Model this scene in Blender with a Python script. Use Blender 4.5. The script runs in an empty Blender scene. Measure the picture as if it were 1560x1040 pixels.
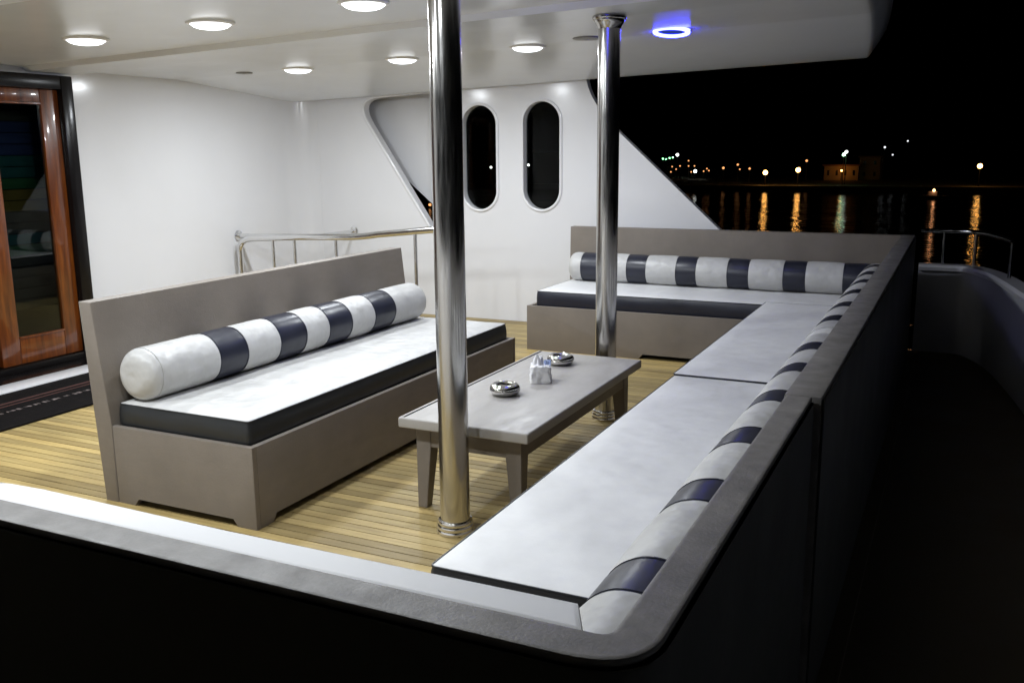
import bpy, bmesh, math, random
from mathutils import Vector, Matrix, noise
R = math.radians
random.seed(7)
SC = bpy.context.scene
COL = SC.collection

# ------------------------------------------------------------------ camera
H_EYE = 1.4
YAW, PITCH, ROLL, FPX = -0.4474, -0.2007, -0.009, 1416.6      # solved from the photograph (1560 x 1040)
_cy, _sy, _cp, _sp = math.cos(YAW), math.sin(YAW), math.cos(PITCH), math.sin(PITCH)
FW = Vector((_sy*_cp, _cy*_cp, _sp)); _r = Vector((_cy, -_sy, 0)); _u = _r.cross(FW)
_c, _s = math.cos(ROLL), math.sin(ROLL)
RT = _c*_r + _s*_u; UP = -_s*_r + _c*_u
cam = bpy.data.cameras.new('camera')
cam.sensor_width = 36; cam.sensor_fit = 'HORIZONTAL'; cam.lens = 36*FPX/1560
cam.clip_start = 0.02; cam.clip_end = 4000
camo = bpy.data.objects.new('camera', cam); COL.objects.link(camo)
M3 = Matrix((RT, UP, -FW)).transposed()
camo.matrix_world = Matrix.Translation((0, 0, H_EYE)) @ M3.to_4x4()
SC.camera = camo

def at(px, py, X=None, Y=None, z=None):
    """photo pixel -> point on a plane of the place"""
    d = FW*FPX + RT*(px-780) - UP*(py-520)
    t = (z-H_EYE)/d.z if z is not None else (X/d.x if X is not None else Y/d.y)
    return Vector((0, 0, H_EYE)) + d*t

# ------------------------------------------------------------------ world: night
W = bpy.data.worlds.new('World'); SC.world = W; W.use_nodes = True
nt = W.node_tree; bg = nt.nodes['Background']
sky = nt.nodes.new('ShaderNodeTexSky'); sky.sky_type = 'NISHITA'; sky.sun_disc = False
sky.sun_elevation = R(-8); sky.sun_rotation = R(200)
nt.links.new(sky.outputs[0], bg.inputs[0]); bg.inputs[1].default_value = 0.004
SC.view_settings.view_transform = 'Standard'; SC.view_settings.look = 'None'
SC.view_settings.exposure = 0.0; SC.view_settings.gamma = 1.0; SC.view_settings.use_curve_mapping = False
SC.cycles.use_denoising = True
SC.cycles.max_bounces = 10; SC.cycles.diffuse_bounces = 8; SC.cycles.glossy_bounces = 5
SC.cycles.transparent_max_bounces = 8
SC.cycles.sample_clamp_indirect = 4.0
SC.cycles.caustics_reflective = False; SC.cycles.caustics_refractive = False

LAMP_W = 18.5       # each white ceiling lamp
BLUE_L = 32.0

# ------------------------------------------------------------------ materials
def newmat(name):
    m = bpy.data.materials.new(name); m.use_nodes = True
    t = m.node_tree; return m, t, t.nodes['Principled BSDF']
def N(t, ty, **kw):
    n = t.nodes.new(ty)
    for k, v in kw.items():
        if k in ('operation', 'blend_type', 'data_type', 'noise_dimensions', 'wave_type', 'bands_direction', 'feature', 'interpolation_type', 'clamp'):
            setattr(n, k, v)
        else:
            n.inputs[k].default_value = v
    return n
def L(t, a, b): t.links.new(a, b)
def coords(t, scale=(1, 1, 1), kind='Object'):
    tc = t.nodes.new('ShaderNodeTexCoord'); mp = t.nodes.new('ShaderNodeMapping')
    mp.inputs['Scale'].default_value = scale
    L(t, tc.outputs[kind], mp.inputs[0]); return mp.outputs[0]
def ramp(t, src, stops):
    r = t.nodes.new('ShaderNodeValToRGB'); L(t, src, r.inputs[0])
    e = r.color_ramp.elements
    while len(e) < len(stops): e.new(.5)
    for k, (p, c) in enumerate(stops):
        e[k].position = p; e[k].color = c if len(c) == 4 else (*c, 1)
    return r.outputs[0]
def bump(t, h, strength, dist, chain=None):
    b = t.nodes.new('ShaderNodeBump'); b.inputs['Strength'].default_value = strength; b.inputs['Distance'].default_value = dist
    L(t, h, b.inputs['Height'])
    if chain is not None: L(t, chain, b.inputs['Normal'])
    return b.outputs[0]
def mixc(c, f): return tuple(x*f for x in c)

def m_surface(name, col, rough, var=.06, vscale=3, bscale=60, bstr=.15, bdist=.002, spec=.5, coat=0, wave=None, smear=None):
    m, t, p = newmat(name)
    v = coords(t)
    n = N(t, 'ShaderNodeTexNoise', Scale=vscale, Detail=5, Roughness=.6); L(t, v, n.inputs['Vector'])
    c = ramp(t, n.outputs['Fac'], [(.3, mixc(col, 1-var)), (.7, mixc(col, 1+var))])
    L(t, c, p.inputs['Base Color'])
    if smear:
        vs = coords(t, smear)
        n3 = N(t, 'ShaderNodeTexNoise', Scale=7, Detail=6, Roughness=.65); L(t, vs, n3.inputs['Vector'])
        rr = ramp(t, n3.outputs['Fac'], [(.3, (rough-.12,)*3), (.7, (rough+.14,)*3)]); L(t, rr, p.inputs['Roughness'])
    else:
        rr = ramp(t, n.outputs['Fac'], [(.25, (rough*.85,)*3), (.75, (min(1, rough*1.2),)*3)]); L(t, rr, p.inputs['Roughness'])
    n2 = N(t, 'ShaderNodeTexNoise', Scale=bscale, Detail=3); L(t, v, n2.inputs['Vector'])
    b = bump(t, n2.outputs['Fac'], bstr, bdist)
    if wave:
        n4 = N(t, 'ShaderNodeTexNoise', Scale=wave[0], Detail=1.5); L(t, v, n4.inputs['Vector'])
        b = bump(t, n4.outputs['Fac'], wave[1], wave[2], b)
    L(t, b, p.inputs['Normal'])
    p.inputs['Specular IOR Level'].default_value = spec
    p.inputs['Coat Weight'].default_value = coat; p.inputs['Coat Roughness'].default_value = .08
    return m

MAT = {}
MAT['taupe'] = m_surface('taupe_paint', (.185, .160, .135), .5, var=.09, vscale=5, bscale=140, bstr=.5, bdist=.0015, smear=(1, 1, 4))
MAT['rim'] = m_surface('weathered_taupe_paint', (.19, .178, .166), .5, var=.22, vscale=20, bscale=170, bstr=.45, bdist=.0012, smear=(2, 2, 2))
MAT['tabletop'] = m_surface('table_paint', (.37, .352, .33), .4, var=.05, vscale=6, bscale=90, bstr=.15, bdist=.001, smear=(3, 1, 1))
MAT['gel'] = m_surface('white_gelcoat', (.72, .72, .735), .16, var=.015, vscale=2, bscale=40, bstr=.04, bdist=.001, wave=(1.6, .12, .02))
MAT['gel_ceiling'] = m_surface('ceiling_gelcoat', (.82, .855, .92), .215, var=.01, vscale=1.5, bscale=40, bstr=.03, bdist=.001, spec=.4, wave=(1.3, .08, .02))
MAT['cap'] = m_surface('white_cap_paint', (.86, .86, .87), .5, var=.03, vscale=6, bscale=120, bstr=.15, bdist=.001)
MAT['cladding'] = m_surface('charcoal_cladding', (.05, .052, .047), .6, var=.15, vscale=4)  # shade of the unlit outer faces, put into a near-black colour
MAT['vinyl_w'] = m_surface('white_vinyl', (.49, .487, .475), .42, var=.09, vscale=8, bscale=420, bstr=.2, bdist=.0006, wave=(16, .7, .012))
MAT['vinyl_seat'] = m_surface('grey_white_vinyl', (.70, .70, .697), .46, var=.045, vscale=14, bscale=260, bstr=.35, bdist=.0008, wave=(11, .28, .012))
MAT['vinyl_n'] = m_surface('navy_vinyl', (.017, .019, .032), .34, var=.12, vscale=6, bscale=420, bstr=.15, bdist=.0006, wave=(9, .2, .012))
MAT['vinyl_k'] = m_surface('charcoal_vinyl', (.014, .016, .018), .38, var=.12, vscale=6, bscale=420, bstr=.15, bdist=.0006, wave=(9, .2, .012))
MAT['black'] = m_surface('black_lacquer', (.006, .005, .005), .2, var=.1, bstr=.05, spec=.25)
MAT['caulk'] = m_surface('deck_caulk', (.075, .055, .026), .7, var=.1)
MAT['mat'] = m_surface('doormat_pile', (.006, .005, .005), .95, spec=.1, var=.3, vscale=30, bscale=500, bstr=.8, bdist=.004)
MAT['grille'] = m_surface('grey_grille', (.28, .28, .27), .5)
MAT['dark_paint'] = m_surface('dark_interior', (.03, .028, .026), .6)
MAT['concrete'] = m_surface('quay_concrete', (.22, .2, .17), .8, var=.25, vscale=.3, bscale=2, bstr=.3, bdist=.05)
MAT['plaster'] = m_surface('far_plaster', (.42, .33, .22), .8, var=.2, vscale=.2, bscale=3, bstr=.2, bdist=.03)
MAT['roofing'] = m_surface('far_roof', (.2, .1, .06), .8, var=.2, vscale=.5)
MAT['ground'] = m_surface('shore_ground', (.06, .055, .04), .9, var=.3, vscale=.05)
MAT['leaf'] = m_surface('far_foliage', (.05, .09, .03), .7, var=.4, vscale=.8)
MAT['bark'] = m_surface('far_bark', (.08, .06, .04), .9)
MAT['boat'] = m_surface('far_boat_paint', (.5, .48, .45), .4)

def m_steel(name, rough, streak=True):
    m, t, p = newmat(name)
    p.inputs['Base Color'].default_value = (.56, .55, .53, 1); p.inputs['Metallic'].default_value = 1
    v = coords(t, (30, 30, 2.2) if streak else (6, 6, 6))
    n = N(t, 'ShaderNodeTexNoise', Scale=3, Detail=5); L(t, v, n.inputs['Vector'])
    L(t, ramp(t, n.outputs['Fac'], [(.3, (rough*.7,)*3), (.7, (rough*1.35,)*3)]), p.inputs['Roughness'])
    L(t, bump(t, n.outputs['Fac'], .05, .001), p.inputs['Normal'])
    return m
MAT['steel'] = m_steel('stainless_steel', .19)
MAT['steel_rail'] = m_steel('polished_rail_steel', .16, False)
MAT['steel_rail'].node_tree.nodes['Principled BSDF'].inputs['Base Color'].default_value = (.74, .74, .74, 1)
MAT['chrome'] = m_steel('polished_chrome', .06, False)
MAT['chrome'].node_tree.nodes['Principled BSDF'].inputs['Base Color'].default_value = (.72, .71, .69, 1)

def m_teak():
    m, t, p = newmat('teak_plank')
    oi = t.nodes.new('ShaderNodeObjectInfo')
    tc = t.nodes.new('ShaderNodeTexCoord')
    geo = t.nodes.new('ShaderNodeNewGeometry')
    mp = t.nodes.new('ShaderNodeMapping'); mp.inputs['Scale'].default_value = (2.2, 60, 60)
    L(t, geo.outputs['Position'], mp.inputs[0])
    off = N(t, 'ShaderNodeVectorMath', operation='ADD'); L(t, mp.outputs[0], off.inputs[0])
    mul = N(t, 'ShaderNodeMath', operation='MULTIPLY'); L(t, oi.outputs['Random'], mul.inputs[0]); mul.inputs[1].default_value = 97
    L(t, mul.outputs[0], off.inputs[1])
    n = N(t, 'ShaderNodeTexNoise', Scale=1.6, Detail=7, Roughness=.62); L(t, off.outputs[0], n.inputs['Vector'])
    grain = ramp(t, n.outputs['Fac'], [(.28, (.265, .192, .074)), (.5, (.385, .292, .120)), (.72, (.475, .375, .168))])
    tint = ramp(t, oi.outputs['Random'], [(0, (.66, .63, .58)), (.35, (.90, .90, .91)), (.7, (1.03, 1.0, .96)), (1, (1.22, 1.17, 1.10))])
    mx = N(t, 'ShaderNodeMix', data_type='RGBA', blend_type='MULTIPLY'); mx.inputs[0].default_value = 1
    L(t, grain, mx.inputs[6]); L(t, tint, mx.inputs[7])
    n2 = N(t, 'ShaderNodeTexNoise', Scale=1.1, Detail=4); L(t, geo.outputs['Position'], n2.inputs['Vector'])
    wear = ramp(t, n2.outputs['Fac'], [(.32, (.66, .66, .68)), (.5, (.95, .95, .95)), (.68, (1.08, 1.07, 1.04))])
    mx2 = N(t, 'ShaderNodeMix', data_type='RGBA', blend_type='MULTIPLY'); mx2.inputs[0].default_value = 1
    L(t, mx.outputs[2], mx2.inputs[6]); L(t, wear, mx2.inputs[7])
    L(t, mx2.outputs[2], p.inputs['Base Color'])
    p.inputs['Roughness'].default_value = .5
    L(t, bump(t, n.outputs['Fac'], .25, .001), p.inputs['Normal'])
    return m
MAT['teak'] = m_teak()

def m_varnish():
    m, t, p = newmat('varnished_wood')
    v = coords(t, (14, 14, 1.2))
    n = N(t, 'ShaderNodeTexNoise', Scale=2.5, Detail=7, Roughness=.6); L(t, v, n.inputs['Vector'])
    L(t, ramp(t, n.outputs['Fac'], [(.3, (.055, .011, .002)), (.55, (.14, .034, .004)), (.75, (.235, .068, .008))]), p.inputs['Base Color'])
    p.inputs['Roughness'].default_value = .28
    p.inputs['Coat Weight'].default_value = .8; p.inputs['Coat Roughness'].default_value = .06
    return m
MAT['varnish'] = m_varnish()

def m_glass(name, tint=(1, 1, 1), refl=1.0):
    m, t, p = newmat(name); t.nodes.remove(p)
    out = t.nodes['Material Output']
    tr = t.nodes.new('ShaderNodeBsdfTransparent'); tr.inputs[0].default_value = (*tint, 1)
    gl = t.nodes.new('ShaderNodeBsdfGlossy'); gl.inputs['Roughness'].default_value = .015
    fr = t.nodes.new('ShaderNodeFresnel'); fr.inputs[0].default_value = 1.5
    mu = N(t, 'ShaderNodeMath', operation='MULTIPLY'); mu.inputs[1].default_value = refl; L(t, fr.outputs[0], mu.inputs[0])
    mx = t.nodes.new('ShaderNodeMixShader'); L(t, mu.outputs[0], mx.inputs[0]); L(t, tr.outputs[0], mx.inputs[1]); L(t, gl.outputs[0], mx.inputs[2])
    L(t, mx.outputs[0], out.inputs[0]); return m
MAT['glass'] = m_glass('window_glass', (.85, .88, .87), .25)
MAT['glass_dark'] = m_glass('tinted_door_glass', (.62, .66, .64), .6)

def m_emit(name, col, strength, sample=True):
    m, t, p = newmat(name); t.nodes.remove(p)
    e = t.nodes.new('ShaderNodeEmission'); e.inputs[0].default_value = (*col, 1); e.inputs[1].default_value = strength
    L(t, e.outputs[0], t.nodes['Material Output'].inputs[0])
    if not sample: m.cycles.emission_sampling = 'NONE'
    return m
MAT['lamp'] = m_emit('lamp_diffuser', (.95, .975, 1), 3.0)
MAT['blue'] = m_emit('blue_led', (.035, .040, 1), BLUE_L)
MAT['blue_core'] = m_emit('blue_led_lens', (.06, .12, .8), .35)
MAT['orange_big'] = m_emit('sodium_globe', (1, .45, .10), 26)
MAT['orange'] = m_emit('sodium_globe_small', (1, .43, .15), 1.6, False)
MAT['white_far'] = m_emit('far_white_globe', (.95, 1, .95), 6, False)
MAT['white_dim'] = m_emit('far_dim_globe', (.9, .95, 1), 1.3, False)
MAT['green'] = m_emit('far_green_globe', (.25, 1, .4), 7, False)
MAT['green_big'] = m_emit('far_green_flood', (.45, 1, .55), 26)
MAT['yellow_win'] = m_emit('far_lit_window', (1, .72, .3), .8, False)

def m_water():
    m, t, p = newmat('harbour_water')
    p.inputs['Base Color'].default_value = (.003, .005, .006, 1)
    p.inputs['Roughness'].default_value = .06; p.inputs['IOR'].default_value = 1.33
    v = coords(t, (.5, 1.0, 1))
    n = N(t, 'ShaderNodeTexNoise', Scale=.8, Detail=4, Roughness=.55); L(t, v, n.inputs['Vector'])
    b = bump(t, n.outputs['Fac'], .5, .30)
    n2 = N(t, 'ShaderNodeTexNoise', Scale=.12, Detail=2); L(t, v, n2.inputs['Vector'])
    L(t, bump(t, n2.outputs['Fac'], .3, .8, b), p.inputs['Normal'])
    return m
MAT['water'] = m_water()

# ------------------------------------------------------------------ mesh helpers
ORG = {}
def tag(o, label=None, cat=None, group=None, kind=None):
    for k, v in (('label', label), ('category', cat), ('group', group), ('kind', kind)):
        if v: o[k] = v
    return o
def thing(name, label, cat, loc=(0, 0, 0), group=None):
    o = bpy.data.objects.new(name, None); o.empty_display_size = .1
    o.location = loc; COL.objects.link(o); ORG[o] = Vector(loc)
    return tag(o, label, cat, group)
def link(name, me, mat, parent=None, origin=None):
    o = bpy.data.objects.new(name, me); COL.objects.link(o)
    if mat is not None and not me.materials: me.materials.append(MAT[mat])
    if parent is not None:
        o.parent = parent
        ORG[o] = ORG[parent] + (Vector(origin) if origin else Vector())
    else: ORG[o] = Vector(origin or (0, 0, 0))
    if origin: o.location = origin
    return o
def obj(name, verts, faces, mat, parent=None, smooth=None):
    """one mesh object; verts are places in the scene"""
    o0 = ORG[parent] if parent is not None else Vector()
    me = bpy.data.meshes.new(name)
    me.from_pydata([Vector(v)-o0 for v in verts], [], faces); me.update()
    bm = bmesh.new(); bm.from_mesh(me); bmesh.ops.recalc_face_normals(bm, faces=bm.faces); bm.to_mesh(me); bm.free()
    o = link(name, me, mat, parent)
    shade(me, smooth); return o
def shade(me, smooth):
    if smooth is not None:
        for p in me.polygons: p.use_smooth = True
        me.set_sharp_from_angle(angle=R(smooth))
def obj_bm(name, bm, mat, parent=None, smooth=35):
    o0 = ORG[parent] if parent is not None else Vector()
    for v in bm.verts: v.co -= o0
    bmesh.ops.recalc_face_normals(bm, faces=bm.faces)
    me = bpy.data.meshes.new(name); bm.to_mesh(me); bm.free()
    o = link(name, me, mat, parent); shade(me, smooth); return o
def bm_box(bm, x0, x1, y0, y1, z0, z1, bev=0, seg=2):
    g = bmesh.ops.create_cube(bm, size=1)
    vs = g['verts']
    for v in vs:
        v.co = Vector((x0 if v.co.x < 0 else x1, y0 if v.co.y < 0 else y1, z0 if v.co.z < 0 else z1))
    if bev:
        es = list({e for v in vs for e in v.link_edges})
        bmesh.ops.bevel(bm, geom=es, offset=bev, segments=seg, profile=.6, affect='EDGES')
def box(name, x0, x1, y0, y1, z0, z1, mat, parent=None, bev=.004, seg=2):
    bm = bmesh.new(); bm_box(bm, x0, x1, y0, y1, z0, z1, bev, seg)
    return obj_bm(name, bm, mat, parent)
def prism(name, poly, a0, a1, axis, mat, parent=None, bev=.004, smooth=35, seg=2):
    """2-D outline extruded along an axis ('x': poly=(y,z), 'y': poly=(x,z), 'z': poly=(x,y))"""
    def P(u, w, a):
        return {'x': (a, u, w), 'y': (u, a, w), 'z': (u, w, a)}[axis]
    bm = bmesh.new()
    A = [bm.verts.new(P(u, w, a0)) for u, w in poly]; B = [bm.verts.new(P(u, w, a1)) for u, w in poly]
    n = len(poly)
    fa = bm.faces.new(A); fb = bm.faces.new(B[::-1])
    for i in range(n): bm.faces.new((A[i], B[i], B[(i+1) % n], A[(i+1) % n]))
    if bev:
        es = list(fa.edges)+list(fb.edges)
        bmesh.ops.bevel(bm, geom=es, offset=bev, segments=seg, profile=.6, affect='EDGES')
    bmesh.ops.triangulate(bm, faces=[f for f in bm.faces if len(f.verts) > 4])
    return obj_bm(name, bm, mat, parent, smooth)
def holed(name, outer, holes, a0, a1, mat, parent=None, smooth=35):
    """a panel in the xz-plane, from y=a0 to y=a1, with holes cut right through"""
    bm = bmesh.new(); loops = [outer]+holes; ringsA, ringsB, edges = [], [], []
    for lp in loops:
        ra = [bm.verts.new((x, a0, z)) for x, z in lp]; ringsA.append(ra)
        for i in range(len(ra)): edges.append(bm.edges.new((ra[i], ra[(i+1) % len(ra)])))
    from mathutils.geometry import delaunay_2d_cdt
    flat = [v for ra in ringsA for v in ra]; idx = {v: i for i, v in enumerate(flat)}
    cdt = delaunay_2d_cdt([Vector((v.co.x, v.co.z)) for v in flat], [(idx[e.verts[0]], idx[e.verts[1]]) for e in edges], [], 0, 1e-6)
    def inside(p, lp):
        c = False
        for i in range(len(lp)):
            (xa, za), (xb, zb) = lp[i-1], lp[i]
            if (za > p.y) != (zb > p.y) and p.x < (xb-xa)*(p.y-za)/(zb-za)+xa: c = not c
        return c
    front = []
    for tri in cdt[2]:
        q = sum((cdt[0][i] for i in tri), Vector((0, 0)))/len(tri)
        if inside(q, outer) and not any(inside(q, hl) for hl in holes):
            front.append(bm.faces.new([flat[cdt[3][i][0]] for i in tri]))
    mp = {}
    for ra in ringsA:
        for v in ra: mp[v] = bm.verts.new((v.co.x, a1, v.co.z))
    for f in front: bm.faces.new([mp[v] for v in reversed(f.verts)])
    for ra in ringsA:
        for i in range(len(ra)):
            a, b = ra[i], ra[(i+1) % len(ra)]
            bm.faces.new((a, b, mp[b], mp[a]))
    return obj_bm(name, bm, mat, parent, smooth)
def slab(name, outline, z0, z1, r, mat, parent=None):
    n = len(outline); o = [Vector(p) for p in outline]
    area = sum(o[i-1].x*o[i].y-o[i].x*o[i-1].y for i in range(n))
    nr = []
    for i in range(n):
        a = (o[i]-o[i-1]).normalized(); b = (o[(i+1) % n]-o[i]).normalized()
        na, nb = Vector((a.y, -a.x)), Vector((b.y, -b.x)); m = (na+nb); m = m/max(.4, m.length_squared/2)
        nr.append(m if area > 0 else -m)
    vs, fs = [], []
    rings = [(0, z0), (0, z1-r-.005), (0, z1-r), (.3*r, z1-.3*r), (r, z1), (r+.004, z1)]
    for d, z in rings: vs += [(o[i].x-nr[i].x*d, o[i].y-nr[i].y*d, z) for i in range(n)]
    bm = bmesh.new(); V = [bm.verts.new(v) for v in vs]
    for k in range(5):
        for i in range(n): bm.faces.new((V[k*n+i], V[k*n+(i+1) % n], V[(k+1)*n+(i+1) % n], V[(k+1)*n+i]))
    f1 = bm.faces.new(V[:n][::-1]); f2 = bm.faces.new(V[5*n:])
    bmesh.ops.triangulate(bm, faces=[f1, f2])
    return obj_bm(name, bm, mat, parent, 32)
def tube(name, pts, r, mat, parent=None, seg=14, closed=False):
    pts = [Vector(p) for p in pts]; vs, fs = [], []; n = len(pts)
    ref = None
    for i, p in enumerate(pts):
        a = pts[i-1] if i else pts[0]; b = pts[i+1] if i < n-1 else pts[-1]
        d = (b-a).normalized()
        if ref is None: ref = d.orthogonal().normalized()
        ref = (ref - d*ref.dot(d)).normalized(); q = d.cross(ref)
        rr = r[i] if isinstance(r, (list, tuple)) else r
        for k in range(seg):
            an = 2*math.pi*k/seg; vs.append(p + (ref*math.cos(an)+q*math.sin(an))*rr)
    for i in range(n-1):
        for k in range(seg):
            fs.append((i*seg+k, i*seg+(k+1) % seg, (i+1)*seg+(k+1) % seg, (i+1)*seg+k))
    fs.append(tuple(range(seg))[::-1]); fs.append(tuple(range((n-1)*seg, n*seg)))
    return obj(name, vs, fs, mat, parent, 40)
def lathe(name, prof, c, mat, parent=None, seg=40, flute=None, axis='z', smooth=35):
    vs, fs = [], []
    for (r, h) in prof:
        for k in range(seg):
            an = 2*math.pi*k/seg; rr = max(r, 1e-4)
            if flute and flute[0] <= h <= flute[1]: rr *= 1+flute[2]*math.cos(an*flute[3])
            u, w = rr*math.cos(an), rr*math.sin(an)
            v = {'z': (u, w, h), 'y': (u, h, w), 'x': (h, u, w)}[axis]
            vs.append((c[0]+v[0], c[1]+v[1], c[2]+v[2]))
    for i in range(len(prof)-1):
        for k in range(seg):
            fs.append((i*seg+k, i*seg+(k+1) % seg, (i+1)*seg+(k+1) % seg, (i+1)*seg+k))
    if prof[0][0] > 1e-3: fs.append(tuple(range(seg))[::-1])
    if prof[-1][0] > 1e-3: fs.append(tuple(range((len(prof)-1)*seg, len(prof)*seg)))
    return obj(name, vs, fs, mat, parent, smooth)
def arc(cx, cy, r, a0, a1, n):
    return [(cx+r*math.cos(R(a0+(a1-a0)*i/n)), cy+r*math.sin(R(a0+(a1-a0)*i/n))) for i in range(n+1)]
def bezier(p0, p1, p2, n):
    return [((1-t)**2*Vector(p0)+2*t*(1-t)*Vector(p1)+t*t*Vector(p2)) for t in [i/n for i in range(n+1)]]
def struct(o): o['kind'] = 'structure'; return o

# ------------------------------------------------------------------ places (metres, deck at z = 0)
DW, FWALL = -5.5, 7.0          # cabin wall plane x, side wall plane y
BX = -0.34                     # inner face of the aft bench backrest
RIM = 0.83
def ceil_z(x): return 2.08+.03*(x+1.63)

# ================================================================== SETTING
# water, shore
struct(obj('water', [(-900, -300, -6.6), (900, -300, -6.6), (900, 1500, -6.6), (-900, 1500, -6.6)], [(0, 1, 2, 3)], 'water'))
_gv, _gf = [], []
_nx, _ny = 60, 16
for j in range(_ny+1):
    for i in range(_nx+1):
        x = -420+900*i/_nx; y = 192+260*(j/_ny)**1.3
        hh = 16*(max(0, (y-262)/190))**1.2*(.5+.9*noise.noise(Vector((x*.012, y*.01, 3))))
        _gv.append((x, y, -5.65+max(0, hh)))
for j in range(_ny):
    for i in range(_nx):
        a = j*(_nx+1)+i; _gf.append((a, a+1, a+_nx+2, a+_nx+1))
struct(obj('shore_terrain', _gv, _gf, 'ground', smooth=60))
struct(box('quay', -420, 480, 190, 193, -8, -5.55, 'concrete', bev=.08))

# teak deck: dark caulked bed and separate planks running fore and aft
bed = struct(box('deck', DW-.2, -.2, .95, 7.05, -.12, -.006, 'caulk', bev=0))
pm = bpy.data.meshes.new('plank')
_b = bmesh.new(); bm_box(_b, -.5, .5, -.5, .5, -.5, .5, 0); _b.to_mesh(pm); _b.free(); pm.materials.append(MAT['teak'])
PITCHP, GAP = .0505, .0052
k = 0; y = 1.06
while y < 6.98:
    for (xa, xb) in ((DW+.06, -.3),):
        o = link('plank', pm, None, bed, ((xa+xb)/2, y+PITCHP/2, -.0045+random.uniform(-.0006, .0006)))
        o.scale = (xb-xa, PITCHP-GAP, .012)
    y += PITCHP; k += 1
# aft and side walkway outside the seating, lower dark decking
struct(box('walkway', -.2, 1.0, -3, 7.3, -.12, -.03, 'caulk', bev=0))
struct(box('side_deck', -7.5, -.2, -3, .95, -.12, -.034, 'caulk', bev=0))
# hull below the deck
hp = [(-7.5, -3.0), (.9, -3.0), (1.6, -1.5), (1.75, 2.0), (1.6, 4.5), (1.1, 6.4), (0, 7.5), (-1.2, 7.6), (-7.5, 7.6)]
struct(prism('yacht_hull', hp, -7.5, -.13, 'z', 'gel', bev=0))
# cabin front wall beside the doors (along y), with a rounded inside corner
DY0, DY1, DZ1 = 2.1, 4.52, 1.89
wall = struct(prism('cabin_wall', [(DW, DY1), (DW, FWALL-.22)] + [(DW+.22-.22*math.cos(R(a)), FWALL-.22+.22*math.sin(R(a))) for a in range(10, 90, 10)] +
                    [(DW+.22, FWALL), (DW+.22, FWALL+.07), (DW-.12, FWALL+.07), (DW-.12, DY1)], -.01, 2.2, 'z', 'gel', bev=0, smooth=50))
struct(box('cabin_wall_above_door', DW-.12, DW-.001, -.5, DY1, DZ1, 2.2, 'gel', bev=0))
struct(box('cabin_wall_beyond_door', DW-.12, DW-.001, -.5, DY0, -.01, DZ1, 'gel', bev=0))
# saloon behind the door glass
struct(obj('saloon_room', [(DW-.13, .4, -.01), (DW-.13, 6.6, -.01), (DW-2.6, 6.6, -.01), (DW-2.6, .4, -.01), (DW-.13, .4, 2.15), (DW-.13, 6.6, 2.15), (DW-2.6, 6.6, 2.15), (DW-2.6, .4, 2.15)],
           [(0, 1, 2, 3), (4, 5, 6, 7), (3, 2, 6, 7), (0, 3, 7, 4), (1, 2, 6, 5)], 'dark_paint'))

# ---- side wall with triangular cut-out and two oval ports, swept aft end
def oval(x0, x1, z0, z1, n=10):
    r = (x1-x0)/2; cx = (x0+x1)/2
    return arc(cx, z1-r, r, 0, 180, n*2)+arc(cx, z0+r, r, 180, 360, n*2)
def rounded(poly, rads, n=8):
    out = []
    m = len(poly)
    for i in range(m):
        p = Vector(poly[i]); a = Vector(poly[i-1]); b = Vector(poly[(i+1) % m]); r = rads[i]
        if r <= 0: out.append(tuple(p)); continue
        da = (a-p).normalized(); db = (b-p).normalized(); ang = math.acos(max(-1, min(1, da.dot(db))))
        t = r/math.tan(ang/2)
        for v in bezier((*(p+da*t), 0), (*p, 0), (*(p+db*t), 0), n): out.append((v.x, v.y))
    return out
TRI = rounded([(-4.86, 1.86), (-4.02, 1.90), (-4.02, .62)], [.14, .05, .05])
OV1 = oval(-3.80, -3.485, .93, 1.78); OV2 = oval(-3.24, -2.92, .94, 1.795)
aft = [(-1.0, -.02), (-1.0, .25), (-1.65, .84), (-2.41, 1.53)] + [(v.x, v.y) for v in bezier((-2.41, 1.53, 0), (-2.70, 1.80, 0), (-2.70, 1.98, 0), 8)]
outer = [(DW+.221, -.02)] + aft + [(-2.70, 2.12), (DW+.221, 2.12)]
side = struct(holed('side_wall', outer, [TRI, OV1, OV2], FWALL, FWALL+.07, 'gel'))
def ring_of(name, loop, w, y0, y1, parent, mat='gel', rb=.006):
    """moulded lip round an opening"""
    n = len(loop); c = Vector((sum(p[0] for p in loop)/n, sum(p[1] for p in loop)/n)); vs = []
    for (off, yy) in ((.0, y1), (.0, y0+.004), (.006, y0), (w-.006, y0), (w, y0+.004), (w, FWALL-.001)):
        for i in range(n):
            p = Vector(loop[i]); d = (Vector(loop[(i+1) % n])-Vector(loop[i-1])).normalized(); nn = Vector((d.y, -d.x))
            if nn.dot(p-c) < 0: nn = -nn
            q = p+nn*off-nn*.001; vs.append((q.x, yy, q.y))
    fs = [(r*n+i, r*n+(i+1) % n, (r+1)*n+(i+1) % n, (r+1)*n+i) for r in range(5) for i in range(n)]
    return obj(name, vs, fs, mat, parent, 40)
for ov in (OV1, OV2):
    ring_of('port_lip', ov, .022, FWALL-.012, FWALL+.03, side)
    cx = sum(p[0] for p in ov)/len(ov); cz = sum(p[1] for p in ov)/len(ov)
    obj('port_glass', [(x*.999+cx*.001, FWALL+.052, z) for x, z in ov]+[(x*.999+cx*.001, FWALL+.058, z) for x, z in ov],
        [tuple(range(len(ov))), tuple(range(2*len(ov)-1, len(ov)-1, -1))], 'glass', side)
ring_of('opening_lip', TRI, .026, FWALL-.012, FWALL+.03, side)
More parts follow.
